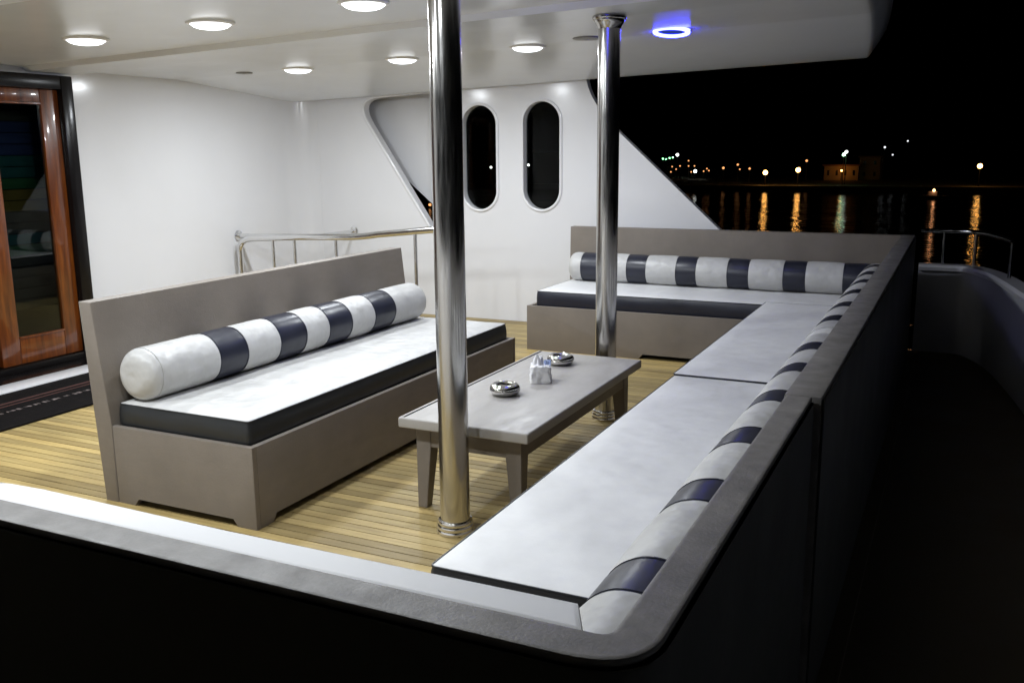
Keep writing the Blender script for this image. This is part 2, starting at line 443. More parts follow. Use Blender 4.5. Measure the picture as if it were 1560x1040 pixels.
# outboard wing panel seen through the triangular opening
wing = struct(prism('outboard_wing', [(-5.6, 2.15), (-5.6, 2.05), (-4.65, 1.276), (-4.10, .825), (-4.10, 2.15)], FWALL+.25, FWALL+.31, 'y', 'gel', bev=.008))

# ---- canopy: sheet with beams, coved outboard side and flared aft edge
XF = DW-.1
def cove_z(x, y):
    z = ceil_z(x); a = max(0, min(1, (y-5.56)/1.31)); return z-.105*a
def xe(y): return -.665+.24*(1-math.exp(-max(0, 7-y)/1.6))
YS = [-.4, 1, 2, 2.62, 2.66, 3.02, 3.06, 3.6, 4.22, 4.26, 4.60, 4.64, 5.0, 5.3, 5.55, 5.57]+[5.62+.125*i for i in range(11)]
def under(x, y):
    z = cove_z(x, y)
    if 2.65 < y < 3.03 or 4.25 < y < 4.61: z -= .028
    return z
def profile(fx):
    pts = []
    for yy in YS:
        x = fx(yy); pts.append((x, yy, under(x, yy)))
    x = fx(6.92); e = under(x, 6.87)
    pts += [(x, 6.93, e-.003), (x, 6.972, e+.006), (x, 6.99, e+.03), (x, 7.0, e+.10)]
    return pts
lines = [profile(lambda y, x=x: x) for x in (XF, -4.5, -3.5, -2.5, -1.6, -1.1)]
lines.append(profile(lambda y: xe(y)-.03)); lines.append(profile(xe))
base = lines[-1]
for (dx, dz) in ((.012, .006), (.03, .03), (.075, .10), (.115, .175), (.118, .25)):
    lines.append([(x+dx, yy, z+dz) for x, yy, z in base])
vs = [v for l in lines for v in l]; pn = len(base)
fs = [(r*pn+i, (r+1)*pn+i, (r+1)*pn+i+1, r*pn+i+1) for r in range(len(lines)-1) for i in range(pn-1)]
can = struct(obj('canopy_ceiling', vs, fs, 'gel_ceiling', smooth=32))
# roof over it, so that the sheet has depth
struct(prism('canopy_roof', [(XF, -.4), (-.32, -.4), (-.36, 4.5), (-.46, 6.2), (-.62, 6.96), (XF, 6.96)], 2.26, 2.36, 'z', 'gel', bev=.01))

# ================================================================== CEILING LAMPS
def lamp_at(x, y, label, group=None):
    z = ceil_z(x)
    t = thing('ceiling_lamp', label, 'lamp', (x, y, z), group)
    lathe('bezel', [(.116, .004), (.117, -.003), (.112, -.008), (.098, -.010), (.0975, -.005)], (x, y, z), 'cap', t, 40)
    lathe('diffuser', [(.097, -.005), (.0965, -.009), (.092, -.014), (.080, -.0225), (.060, -.0290), (.03, -.033), (0, -.034)], (x, y, z), 'lamp', t, 40)
    ld = bpy.data.lights.new('lamp_light', 'AREA'); ld.shape = 'DISK'; ld.size = .11; ld.energy = LAMP_W; ld.color = (.905, .955, 1)
    lo = bpy.data.objects.new('lamp_light', ld); COL.objects.link(lo); lo.parent = t; lo.location = (0, 0, -.0360)
    return t
rowA = [(-4.218, 3.645), (-3.355, 3.64), (-2.46, 3.635)]
rowB = [(-4.366, 5.59), (-3.487, 5.59), (-2.55, 5.58)]
lamp_at(*rowA[0], 'round white ceiling lamp in the nearer row, closest to the cabin door')
lamp_at(*rowA[1], 'round white ceiling lamp above the striped sofa, middle of its row')
lamp_at(*rowA[2], 'round white ceiling lamp just inboard of the front steel pole')
lamp_at(*rowB[0], 'round white ceiling lamp over the stair handrail, nearest the wall corner')
lamp_at(*rowB[1], 'round white ceiling lamp in front of the triangular wall opening')
lamp_at(*rowB[2], 'round white ceiling lamp in front of the oval ports, next to the rear pole')
for (x, y) in ((-4.25, 1.72), (-3.36, 1.72), (-2.47, 1.72)):
    lamp_at(x, y, 'round white ceiling lamp of the row above the front bulwark', 'ceiling lamps above the front bulwark')
def blue_ring(x, y, label):
    z = cove_z(x, y)
    t = thing('blue_ring_lamp', label, 'lamp', (x, y, z))
    lathe('housing', [(.114, .004), (.114, -.004), (.06, -.005)], (x, y, z), 'steel_rail', t, 40)
    prof = [(.086, -.0045), (.084, -.012), (.087, -.019), (.096, -.022), (.105, -.019), (.108, -.012), (.106, -.0045)]
    lathe('light_ring', prof, (x, y, z), 'blue', t, 48)
    lathe('lens', [(.0835, -.0055), (.05, -.007), (0, -.008)], (x, y, z), 'blue_core', t, 40)
    t.rotation_euler = (R(-7), 0, 0)
blue_ring(-1.585, 5.47, 'ceiling lamp glowing as a blue and white ring beside the rear pole')
blue_ring(-1.58, 3.63, 'blue ring ceiling lamp above the middle of the aft bench')
lamp_at(-1.58, 1.72, 'round white ceiling lamp above the near end of the aft bench')
for (x, y, lb) in ((-4.80, 5.52, 'small flat grey vent disc in the ceiling by the wall corner'), (-2.10, 5.45, 'flat grey speaker disc in the ceiling beside the rear pole')):
    z = ceil_z(x); t = thing('ceiling_disc', lb, 'vent', (x, y, z))
    rr = .06 if x < -4 else .085
    lathe('grille', [(rr, .003), (rr, -.006), (rr-.008, -.009), (0, -.010)], (x, y, z), 'grille', t, 32)
    lathe('screw_cap', [(.012, -.0095), (.012, -.013), (0, -.014)], (x, y, z), 'steel_rail', t, 12)

# ================================================================== POLES
def pole(x, y, label):
    zc = ceil_z(x)-.028
    t = thing('steel_pole', label, 'pole', (x, y, 0))
    lathe('shaft', [(.0555, .03), (.0555, zc-.03)], (x, y, 0), 'steel', t, 48)
    lathe('base_flange', [(.072, .0), (.073, .006), (.071, .012), (.069, .016), (.0705, .022), (.069, .030), (.066, .034), (.067, .040), (.064, .047), (.0565, .050)], (x, y, .002), 'chrome', t, 64)
    lathe('top_flange', [(.0565, zc-.062), (.061, zc-.050), (.070, zc-.036), (.076, zc-.026), (.0765, zc-.019), (.083, zc-.016), (.085, zc-.010), (.085, zc-.002)], (x, y, 0), 'steel', t, 48)
pole(-1.628, 2.885, 'thick polished steel pole standing between the near end of the table and the long bench')
pole(-1.632, 4.545, 'polished steel pole with a wide top flange behind the far end of the table')

# ================================================================== UPHOLSTERY
def cushion(name, label, x0, x1, y0, y1, z0, z1, side_mat, top_mat='vinyl_w', puff=.012, seed=0, group=None, cat='cushion'):
    t = thing(name, label, cat, ((x0+x1)/2, (y0+y1)/2, z0), group)
    # outline with rounded corners
    r = .018
    o = arc(x1-r, y1-r, r, 0, 90, 6)+arc(x0+r, y1-r, r, 90, 180, 6)+arc(x0+r, y0+r, r, 180, 270, 6)+arc(x1-r, y0+r, r, 270, 360, 6)
    # refine long edges
    fine = []
    for i in range(len(o)):
        a = Vector(o[i]); b = Vector(o[(i+1) % len(o)]); m = max(1, int((b-a).length/.06))
        for q in range(m): fine.append(a.lerp(b, q/m))
    n = len(fine); c = Vector(((x0+x1)/2, (y0+y1)/2))
    vs, fs = [], []
    nrm = []
    for i in range(n):
        d = (fine[(i+1) % n]-fine[i-1]).normalized(); nrm.append(Vector((d.y, -d.x)))
    hs = [0, .12, .35, .65, .88, 1.0]; outs = [-.012, -.002, .005, .005, .001, -.004]
    for hgt, off in zip(hs, outs):
        for i in range(n):
            w = noise.noise(Vector((fine[i].x*5+seed, fine[i].y*5, hgt*1.5)))*.004
            q = fine[i]+nrm[i]*(off+w); vs.append((q.x, q.y, z0+(z1-z0)*hgt))
    for r_ in range(len(hs)-1):
        for i in range(n): fs.append((r_*n+i, r_*n+(i+1) % n, (r_+1)*n+(i+1) % n, (r_+1)*n+i))
    fs.append(tuple(range(n))[::-1])
    obj('side_band', vs, fs, side_mat, t, 50)
    # top panel: a grid, finer near the seam, domed and slightly creased
    vs, fs = [], []
    def spaced(u0, u1):
        e = [.003, .007, .014, .026, .045]; Lw = u1-u0; m = max(4, int((Lw-.14)/.035))
        return [u0+q for q in e]+[u0+.07+(Lw-.14)*q/m for q in range(m+1)]+[u1-q for q in e[::-1]]
    gx, gy = spaced(x0, x1), spaced(y0, y1); rc = r-.002
    for yy in gy:
        for xx in gx:
            d = min(xx-x0, x1-xx, yy-y0, y1-yy)
            ax, ay = max(0, rc-(xx-x0-.003), rc-(x1-.003-xx)), max(0, rc-(yy-y0-.003), rc-(y1-.003-yy))
            px, py = xx, yy
            if ax > 0 and ay > 0 and math.hypot(ax, ay) > rc:
                k = rc/math.hypot(ax, ay)
                px = xx+(ax-ax*k)*(1 if xx < c.x else -1); py = yy+(ay-ay*k)*(1 if yy < c.y else -1)
            e = min(1, d/.11)
            dz = puff*(1-(1-e)**2) + .0035*noise.noise(Vector((xx*4+seed, yy*2.2, seed)))*e + .0026*noise.noise(Vector((xx*11, yy*4, seed+4)))*min(1, d/.04) + .003*max(0, noise.noise(Vector((xx*3, yy*3, seed+9))))*noise.noise(Vector((xx*22, yy*9, seed+2)))*min(1, d/.05)
            vs.append((px, py, z1+dz-(.001 if d < .004 else -.002)))
    nx_ = len(gx)
    for j in range(len(gy)-1):
        for i in range(nx_-1): fs.append((j*nx_+i, j*nx_+i+1, (j+1)*nx_+i+1, (j+1)*nx_+i))
    obj('top_panel', vs, fs, top_mat, t, 60)
    # welt seam where top meets side
    pts = [(p.x-nrm[i].x*.003, p.y-nrm[i].y*.003, z1+.001) for i, p in enumerate(fine)]
    tube('piping', pts+[pts[0]], .0028, side_mat, t, 6)
    return t

def bolster(label, p0, p1, r, bands, mats=('vinyl_w', 'vinyl_n'), seed=0):
    """round bolster from p0 to p1; bands: (start, end) in metres along it"""
    p0, p1 = Vector(p0), Vector(p1); ax = (p1-p0); Ln = ax.length; ax.normalize()
    t = thing('bolster', label, 'bolster', tuple((p0+p1)/2-Vector((0, 0, r))))
    s = Vector((0, 0, 1)); q = ax.cross(s)
    cuts = [0.0]
    for a, b in bands: cuts += [a, b]
    cuts.append(Ln)
    SEG = 48
    def ringv(u, rr):
        out = []
        for k in range(SEG):
            an = 2*math.pi*k/SEG
            w = 1+.022*noise.noise(Vector((u*4+seed, math.cos(an)*1.2, math.sin(an)*1.2)))+.009*noise.noise(Vector((u*16+seed, math.cos(an)*3.5, math.sin(an)*3.5)))-.02*max(0, -math.sin(an)-.75)
            out.append(p0+ax*u+(s*math.sin(an)+q*math.cos(an))*rr*w)
        return out
    er = .062
    for i in range(len(cuts)-1):
        a, b = cuts[i], cuts[i+1]; white = i % 2 == 0
        prof = []
        first, last = i == 0, i == len(cuts)-2
        ua = a+er if first else a; ub = b-er if last else b
        m = max(4, int((ub-ua)/.03))
        for k in range(m+1):
            f = k/m; u = ua+(ub-ua)*f
            ea = 0 if first else math.exp(-(u-a)/.012); eb = 0 if last else math.exp(-(b-u)/.012)
            prof.append((u+(.0006 if k == 0 and not first else 0), r*(1-.022*(ea+eb)) + (.0006 if white else 0)))
        vs, fs = [], []
        for u, rr in prof: vs += ringv(u, rr)
        nr = len(prof)
        for g in range(nr-1):
            for k in range(SEG): fs.append((g*SEG+k, g*SEG+(k+1) % SEG, (g+1)*SEG+(k+1) % SEG, (g+1)*SEG+k))
        sec = obj('white_section' if white else 'navy_band', vs, fs, mats[0] if white else mats[1], t, 60)
        if not white:
            for u in (a+.007, b-.007):
                pts = ringv(u, r*.990); tube('stitching', pts+[pts[0]], .0011, mats[1], sec, 4)
        for endflag, base, sg in ((first, a, 1), (last, b, -1)):
            if not endflag: continue
            vs, fs = [], []
            pr = []
            for k in range(10):
                an = math.pi/2*k/9
                pr.append((base+sg*(er-er*math.sin(an)*.92), r*(.42+.58*math.cos(an)) - (.0025 if k == 0 else 0)))
            pr.append((base+sg*(er*.05), r*.22)); pr.append((base+sg*(er*.09), r*.03))
            for u, rr in pr: vs += ringv(u, rr)
            for g in range(len(pr)-1):
                for k in range(SEG): fs.append((g*SEG+k, g*SEG+(k+1) % SEG, (g+1)*SEG+(k+1) % SEG, (g+1)*SEG+k))
            fs.append(tuple(range((len(pr)-1)*SEG, len(pr)*SEG)))
            c = obj('end_cap', vs, fs, mats[0], t, 60)
            pts = [v for v in ringv(base+sg*er, r*.985)]
            tube('seam', pts+[pts[0]], .0016, mats[0], c, 5)
    return t

# ---- sofa base helper: four panels with bracket feet, top rails, back board
def panel_poly(a0, a1, z1, foot=.11, gap=.036, f0=True, f1=True):
    p = [(a0, z1), (a0, 0)]
    p += [(a0+foot-.015, 0), (a0+foot, gap)] if f0 else [(a0, 0)]
    p += [(a1-foot, gap), (a1-foot+.015, 0), (a1, 0)]
    p += [(a1, z1)]
    return p

# left sofa
SX0, SX1, SY0, SY1, SZ = -3.10, -2.312, 2.568, 4.865, .328
sofa = thing('sofa', 'taupe wooden box sofa with plain high back, standing by the cabin doors', 'sofa', ((SX0+SX1)/2, (SY0+SY1)/2, 0))
pp = panel_poly(SX0+.066, SX1, SZ)
prism('end_panel', pp, SY0, SY0+.026, 'y', 'taupe', sofa, bev=.005)
prism('end_panel', pp, SY1-.026, SY1, 'y', 'taupe', sofa, bev=.005)
prism('front_panel', panel_poly(SY0+.0262, SY1-.0262, SZ-.0008, foot=.09), SX1-.027, SX1-.001, 'x', 'taupe', sofa, bev=.003)
box('seat_board', SX0+.067, SX1-.028, SY0+.027, SY1-.027, SZ-.05, SZ-.03, 'taupe', sofa, bev=0)
bb = [(SX0+.0, 0), (SX0+.065, 0), (SX0+.065, SZ), (SX0+.045, RIM), (SX0-.055, RIM)]
bb = [(-3.105, 0), (-3.035, 0), (-3.035, SZ), (-3.085, RIM), (-3.155, RIM)]
prism('backrest', bb, SY0-.002, SY1+.002, 'y', 'taupe', sofa, bev=.006)
cushion('seat_cushion', 'white topped charcoal sided mattress on the sofa by the cabin doors', -3.025, SX1-.036, SY0+.032, SY1-.04, SZ-.029, SZ+.085, 'vinyl_k', 'vinyl_w', puff=.014, seed=2)
_ty = lambda px, py: at(px, py, X=-2.87).y
LB0 = 2.60
bl = [(2.985, 3.165), (3.385, 3.585), (3.765, 3.965), (4.175, 4.385)]
bolster('round white bolster with four navy bands along the back of the sofa by the doors', (-2.932, LB0, SZ+.098+.107), (-2.932, 4.76, SZ+.098+.107), .109, [(a-LB0, b-LB0) for a, b in bl], seed=1)

# far bench against the side
FX0, FYF, FYB, FSZ = -2.755, 5.99, 6.72, .322
fb = thing('far_bench', 'taupe wooden bench with plain back below the oval ports', 'bench', ((FX0+BX)/2, (FYF+FYB)/2, 0))
prism('front_panel', [(FX0, FSZ), (FX0, 0), (-1.91, 0), (-1.89, .04), (-1.13, .04), (-1.11, 0), (-1.0, 0), (-1.0, FSZ)], FYF, FYF+.026, 'y', 'taupe', fb, bev=.004)
box('end_panel', FX0, FX0+.026, FYF+.0265, FYB-.001, 0, FSZ-.001, 'taupe', fb, bev=.003)
box('seat_board', FX0+.027, -.36, FYF+.027, FYB-.002, FSZ-.05, FSZ-.03, 'taupe', fb, bev=0)
prism('backrest', [(FYB, 0), (FYB+.075, 0), (FYB+.10, RIM), (FYB+.03, RIM)], FX0+.03, BX-.002, 'x', 'taupe', fb, bev=.006)
cushion('seat_cushion', 'white topped navy sided mattress on the bench below the oval ports', FX0+.06, BX-.03, FYF+.036, FYB-.004, FSZ-.029, FSZ+.10, 'vinyl_n', 'vinyl_seat', puff=.012, seed=5)
FBz = FSZ+.112+.108; FBy = 6.60
fbl = [(-2.545, -2.395), (-2.185, -2.035), (-1.815, -1.665), (-1.445, -1.295), (-1.062, -.912), (-.672, -.51)]
bolster('round white bolster with navy bands on the bench below the oval ports', (-2.66, FBy, FBz), (-.355, FBy, FBz), .108, [(a+2.66, b+2.66) for a, b in fbl], seed=4)

# aft bench along the stern side
ab = thing('aft_bench', 'long taupe bench with a back running from the front bulwark to the far bench', 'bench', (-.7, 3.5, 0))
AZ = .36
box('front_panel', -1.03, -1.004, 1.10, FYF-.003, .0, AZ, 'taupe', ab, bev=.004)
box('seat_board', -1.003, BX-.002, 1.10, FYF-.003, AZ-.05, AZ-.03, 'taupe', ab, bev=0)
fbk = box('far_backrest', BX-.005, BX+.082, 2.218, FYB+.105, -.02, RIM, 'rim', ab, bev=.007)
box('outer_cladding', BX+.0825, BX+.088, 2.222, FYB+.10, -.018, RIM-.011, 'cladding', fbk, bev=.001)  # added dark sheet, keeps the bench's outer face in shade
# near L-shaped backrest with a rounded outer corner
ri, ro = .02, .075
Lp = [(-5.35, .975), (BX-.02, .975)] + [(v.x, v.y) for v in bezier((BX-.02, .975, 0), (BX, .975, 0), (BX, .995, 0), 4)][1:] + [(BX, 2.213), (BX+.06, 2.213)] + \
     [(v.x, v.y) for v in bezier((BX+.06, 1.005, 0), (BX+.06, .912, 0), (BX-.04, .912, 0), 10)] + [(-5.35, .912)]
nb = slab('near_backrest', Lp, -.02, RIM, .004, 'rim', ab)
Op = [(BX+.0605, 2.205)]+[(v.x, v.y) for v in bezier((BX+.0605, 1.005, 0), (BX+.0605, .9115, 0), (BX-.04, .9115, 0), 10)]+[(-5.35, .9115)]
Op2 = [(x+(.006 if i < 8 else 0), y_-(.006 if i > 3 else 0)) for i, (x, y_) in enumerate(Op)]
slab('outer_cladding', Op+Op2[::-1], -.018, RIM-.011, .002, 'cladding', nb)  # same added sheet round the near rim, darkening its shaded outside
bw = thing('bulwark', 'white capped front bulwark along the inside of the taupe rim', 'bulwark', (-1.4, 1.0, 0))
wp = [(-5.35, .977), (BX-.035, .977), (BX-.068, 1.045), (-1.0, 1.04), (-1.42, 1.048), (-1.50, 1.044), (-1.60, 1.03), (-5.35, 1.02)]
slab('cap', wp, RIM-.05, RIM-.004, .006, 'cap', bw)
prism('panel', [(x, yy-.004 if yy > 1 else yy) for x, yy in wp], -.004, RIM-.051, 'z', 'gel', bw, bev=0)
cushion('bench_cushion', 'large off-white seat pad on the aft bench, next to the front bulwark', -1.06, BX-.012, 1.745, 3.815, AZ-.029, .45, 'vinyl_k', 'vinyl_seat', puff=.008, seed=8)
cushion('bench_cushion', 'large off-white seat pad on the aft bench, next to the far bench', -1.07, BX-.012, 3.83, 5.955, AZ-.029, .452, 'vinyl_n', 'vinyl_seat', puff=.008, seed=11)
BR = .108; bxc = BX-BR-.004; bzc = .45+.008+BR
A = [1.47, 1.93, 2.37, 2.81, 3.22, 3.61]; B = [4.27, 4.67, 5.13, 5.55, 5.94, 6.33]
bolster('long banded bolster on the aft bench, reaching the front bulwark', (bxc, .99, bzc), (bxc, 3.93, bzc), BR, [(a-.075-.99, a+.075-.99) for a in A], seed=21)
bolster('long banded bolster on the aft bench, reaching the far bench corner', (bxc, 3.94, bzc), (bxc, 6.48, bzc), BR, [(a-.075-3.94, a+.075-3.94) for a in B], seed=31)

# ================================================================== TABLE AND WHAT STANDS ON IT
TX0, TX1, TY0, TY1, TZ = -1.935, -1.372, 2.985, 4.35, .383
tb = thing('coffee_table', 'low taupe wooden coffee table with tapered legs', 'table', ((TX0+TX1)/2, (TY0+TY1)/2, 0))
top = box('table_top', TX0, TX1, TY0, TY1, TZ-.042, TZ, 'tabletop', tb, bev=.009, seg=3)
box('edge_bead', TX0+.014, TX0+.022, TY0+.012, TY1-.012, TZ-.0035, TZ+.0035, 'tabletop', top, bev=.0015)
box('edge_groove', TX0+.023, TX0+.027, TY0+.012, TY1-.012, TZ-.003, TZ+.0008, 'black', top, bev=0)
ins = .055
box('apron', TX0+ins, TX0+ins+.022, TY0+ins+.06, TY1-ins-.06, TZ-.125, TZ-.043, 'taupe', tb)
box('apron', TX1-ins-.022, TX1-ins, TY0+ins+.06, TY1-ins-.06, TZ-.125, TZ-.043, 'taupe', tb)
box('apron', TX0+ins+.06, TX1-ins-.06, TY0+ins, TY0+ins+.022, TZ-.125, TZ-.043, 'taupe', tb)
box('apron', TX0+ins+.06, TX1-ins-.06, TY1-ins-.022, TY1-ins, TZ-.125, TZ-.043, 'taupe', tb)
for sx, x in ((1, TX0+ins-.004), (-1, TX1-ins+.004)):
    for sy, yy in ((1, TY0+ins-.004), (-1, TY1-ins+.004)):
        w, w2, zt, zk = .066, .042, TZ-.0425, TZ-.125
        def sq(q, z): return [(x, yy, z), (x+sx*q, yy, z), (x+sx*q, yy+sy*q, z), (x, yy+sy*q, z)]
        vs = sq(w2, 0)+sq(w, zk)+sq(w, zt)
        fs = [(0, 1, 2, 3), (8, 9, 10, 11)]+[(r*4+i, r*4+(i+1) % 4, (r+1)*4+(i+1) % 4, (r+1)*4+i) for r in (0, 1) for i in range(4)]
        lg = obj('leg', vs, fs, 'taupe', tb)
        md = lg.modifiers.new('bevel', 'BEVEL'); md.width = .004; md.segments = 2

def ashtray(x, y, label):
    t = thing('ashtray', label, 'ashtray', (x, y, TZ))
    lathe('bowl', [(.034, .0), (.046, .001), (.057, .007), (.064, .016), (.0665, .024), (.065, .0275)], (x, y, TZ), 'chrome', t, 48)
    lathe('lid_ring', [(.066, .0275), (.0655, .033), (.061, .042), (.053, .048), (.045, .049), (.038, .046), (.034, .040), (.033, .030)], (x, y, TZ), 'chrome', t, 48)
    lathe('tray', [(.0335, .022), (.02, .018), (0, .017)], (x, y, TZ), 'chrome', t, 32)
ashtray(-1.70, 3.47, 'shiny chrome ashtray on the near half of the coffee table')
ashtray(-1.705, 4.10, 'shiny chrome ashtray behind the tissue packet on the table')
# tissue packet: crumpled film, open at the top
tp = thing('tissue_packet', 'crumpled white tissue packet between the two ashtrays', 'tissue packet', (-1.655, 3.745, TZ))
MAT['film'] = m_surface('packet_film', (.82, .82, .83), .35, var=.04, vscale=25, bscale=60, bstr=.5, bdist=.003)
MAT['film_blue'] = m_surface('packet_print', (.30, .38, .60), .3, var=.25, vscale=30, bscale=60, bstr=.5, bdist=.003)
bm = bmesh.new(); bmesh.ops.create_cube(bm, size=1)
bmesh.ops.subdivide_edges(bm, edges=bm.edges, cuts=11, use_grid_fill=True)
c0 = Vector((-1.655, 3.745, TZ))
rot = Matrix.Rotation(R(24), 3, 'Z')
for v in bm.verts:
    p = v.co.copy(); hz = p.z+.5
    w = Vector((p.x*.096*(1-.10*hz), p.y*.105*(1-.06*hz), hz*.072))
    # rounded edges and creases
    e = max(0, abs(p.x)*2-.8)*max(0, abs(p.y)*2-.8)*25
    w.x *= 1-.07*e; w.y *= 1-.07*e
    nn = noise.noise(Vector((p.x*5, p.y*5, p.z*3.5)))*.006+noise.noise(Vector((p.x*12+4, p.y*12, p.z*8)))*.0035
    w += Vector((p.x, p.y, 0))*nn*2.5
    if hz > .99: w.z += .010*noise.noise(Vector((p.x*7, p.y*7, 1)))+.006*(1-4*p.x*p.x)
    v.co = c0+rot@w+Vector((0, 0, .001 if hz < .01 else 0))
obj_bm('packet', bm, 'film', tp, 40)
def tuft(name, mat, base, tip, wid, depth, seed):
    """a pulled-up, pleated sheet: two wavy walls meeting in a ragged crest"""
    vs, fs = [], []; n, m = 26, 7
    for j in range(m+1):
        f = j/m
        for i in range(n):
            an = 2*math.pi*i/n
            cr = 1+.22*math.sin(an*5+seed)+.25*noise.noise(Vector((math.cos(an)*2+seed, math.sin(an)*2, f*2)))
            q = rot@Vector((base[0]+(tip[0]-base[0])*f+wid*(1-.35*f)*math.cos(an)*cr, base[1]+(tip[1]-base[1])*f+depth*(1-.8*f)*math.sin(an)*cr, 0))
            zz = base[2]+(tip[2]-base[2])*f*(1+.38*noise.noise(Vector((math.cos(an)*1.6+seed, math.sin(an)*1.6, 3))))
            vs.append((c0.x+q.x, c0.y+q.y, TZ+zz))
    for j in range(m):
        for i in range(n): fs.append((j*n+i, j*n+(i+1) % n, (j+1)*n+(i+1) % n, (j+1)*n+i))
    fs.append(tuple(range(m*n, (m+1)*n)))
    obj(name, vs, fs, mat, tp, 30)
tuft('tissue', 'film', (-.016, .0, .058), (-.012, .004, .112), .028, .030, 1)
tuft('printed_flap', 'film_blue', (.022, .014, .052), (.034, .022, .092), .020, .028, 5)

# ================================================================== DOORS, SILL, MAT
dr = thing('cabin_doors', 'varnished wooden glazed double doors in a black frame', 'door', (DW, (DY0+DY1)/2, 0))
fx0, fx1 = DW-.09, DW+.07
box('door_frame', fx0, fx1, DY1-.062, DY1+.03, .02, DZ1+.03, 'black', dr, bev=.01)
box('door_frame', fx0, fx1, DY0-.035, DY1-.0625, DZ1-.06, DZ1+.03, 'black', dr, bev=.01)
box('door_frame', fx0, fx1, DY0-.035, DY0+.1, .02, DZ1-.0605, 'black', dr, bev=.01)
box('threshold', fx0, DW+.25, DY0-.035, DY1+.03, .0005, .019, 'black', dr, bev=.008)
box('track', DW+.02, DW+.05, DY0+.1, DY1-.065, .0195, .062, 'black', dr, bev=.004)
def leaf(y0, y1, xf, handle):
    z0, z1 = .066, DZ1-.062; st, tr, br = .135, .085, .165
    lf = box('door_leaf', xf-.04, xf-.002, y0, y0+st, z0, z1, 'varnish', dr, bev=.006)
    box('stile', xf-.04, xf-.002, y1-st, y1, z0, z1, 'varnish', lf, bev=.006)
    box('top_rail', xf-.039, xf-.003, y0+st+.001, y1-st-.001, z1-tr, z1, 'varnish', lf, bev=.006)
    box('bottom_rail', xf-.039, xf-.003, y0+st+.001, y1-st-.001, z0, z0+br, 'varnish', lf, bev=.006)
    for (a, b, c, d) in ((y0+st, y1-st, z0+br, z0+br+.014), (y0+st, y1-st, z1-tr-.014, z1-tr)):
        box('bead', xf-.03, xf+.004, a, b, c+.0005, d, 'varnish', lf, bev=.004)
    box('glass', xf-.024, xf-.018, y0+st-.004, y1-st+.004, z0+br-.004, z1-tr+.004, 'glass_dark', lf, bev=0)
    if handle:
        tube('handle', [(xf-.002, handle, .95), (xf+.035, handle, .96), (xf+.04, handle, 1.0), (xf+.04, handle, 1.12), (xf+.035, handle, 1.16), (xf-.002, handle, 1.17)], .009, 'steel_rail', lf, 10)
leaf(3.845, DY1-.064, DW+.03, None)
leaf(3.105, 3.84, DW-.012, 3.16)
leaf(DY0+.102, 3.10, DW+.03, 3.04)
# painted reflections of the door glass: coloured strips added behind the panes
bd = thing('window_blind', 'dark blind with blue, green and ochre slats behind the door glass', 'blind', (DW-.3, 4.05, .3))
_cols = {'blind_navy': (.035, .055, .17), 'blind_teal': (.022, .11, .12), 'blind_green': (.03, .12, .055), 'blind_ochre': (.17, .12, .03), 'blind_dark': (.06, .06, .055)}
for kk, cc in _cols.items(): MAT[kk] = m_surface(kk, cc, .5, var=.2)
seq = ['blind_dark']*4+['blind_dark', 'blind_green', 'blind_teal', 'blind_dark', 'blind_dark', 'blind_ochre', 'blind_ochre', 'blind_green', 'blind_teal', 'blind_teal', 'blind_navy', 'blind_navy', 'blind_navy', 'blind_dark', 'blind_navy', 'blind_dark']
for i, mm in enumerate(seq):
    z = .36+i*.075
    obj('slat', [(DW-.30, 2.3, z), (DW-.30, 4.6, z), (DW-.285, 4.6, z+.07), (DW-.285, 2.3, z+.07), (DW-.304, 2.3, z), (DW-.304, 4.6, z), (DW-.289, 4.6, z+.07), (DW-.289, 2.3, z+.07)],
        [(0, 1, 2, 3), (4, 7, 6, 5), (0, 4, 5, 1), (3, 2, 6, 7), (0, 3, 7, 4), (1, 5, 6, 2)], mm, bd)
box('head_rail', DW-.32, DW-.27, 2.3, 4.6, 1.87, 1.91, 'dark_paint', bd, bev=0)
struct(box('door_sill', DW+.255, -5.075, DY0-.6, 6.0, -.004, .022, 'gel', bev=.006))
# doormat with worn lettering
def m_print():
    m, t, p = newmat('doormat_print')
    v = coords(t, (1, 1, 1)); sep = t.nodes.new('ShaderNodeSeparateXYZ'); L(t, v, sep.inputs[0])
    n = N(t, 'ShaderNodeTexNoise', Scale=60, Detail=3); mp = coords(t, (.35, 1, 1)); L(t, mp, n.inputs['Vector'])
    L(t, ramp(t, n.outputs['Fac'], [(.46, (.02, .015, .014)), (.6, (.20, .16, .15))]), p.inputs['Base Color'])
    p.inputs['Roughness'].default_value = .9; return m
MAT['print'] = m_print()
MAT['red_print'] = m_surface('doormat_border', (.055, .016, .011), .9, var=.4, vscale=20, bscale=400, bstr=.6, bdist=.003)
dm = thing('doormat', 'black doormat with a thin red border line and worn pale lettering before the doors', 'doormat', (-4.73, 3.0, 0))
box('pile', -5.065, -4.395, 2.35, 4.45, .003, .014, 'mat', dm, bev=.004)
for (a, b) in ((-4.86, -4.835), (-4.80, -4.785)):
    box('border_line', a, b, 2.42, 4.38, .0138, .0155, 'red_print', dm, bev=0)
_rs = random.Random(3); yy = 2.6
while yy < 4.3:      # illegible worn marks, one small patch for each letter
    ww = _rs.uniform(.022, .05); hh = _rs.uniform(.018, .032)
    box('worn_letter', -4.675-hh/2, -4.675+hh/2, yy, yy+ww, .0138, .0156, 'print', dm, bev=0); yy += ww+_rs.uniform(.012, .03)

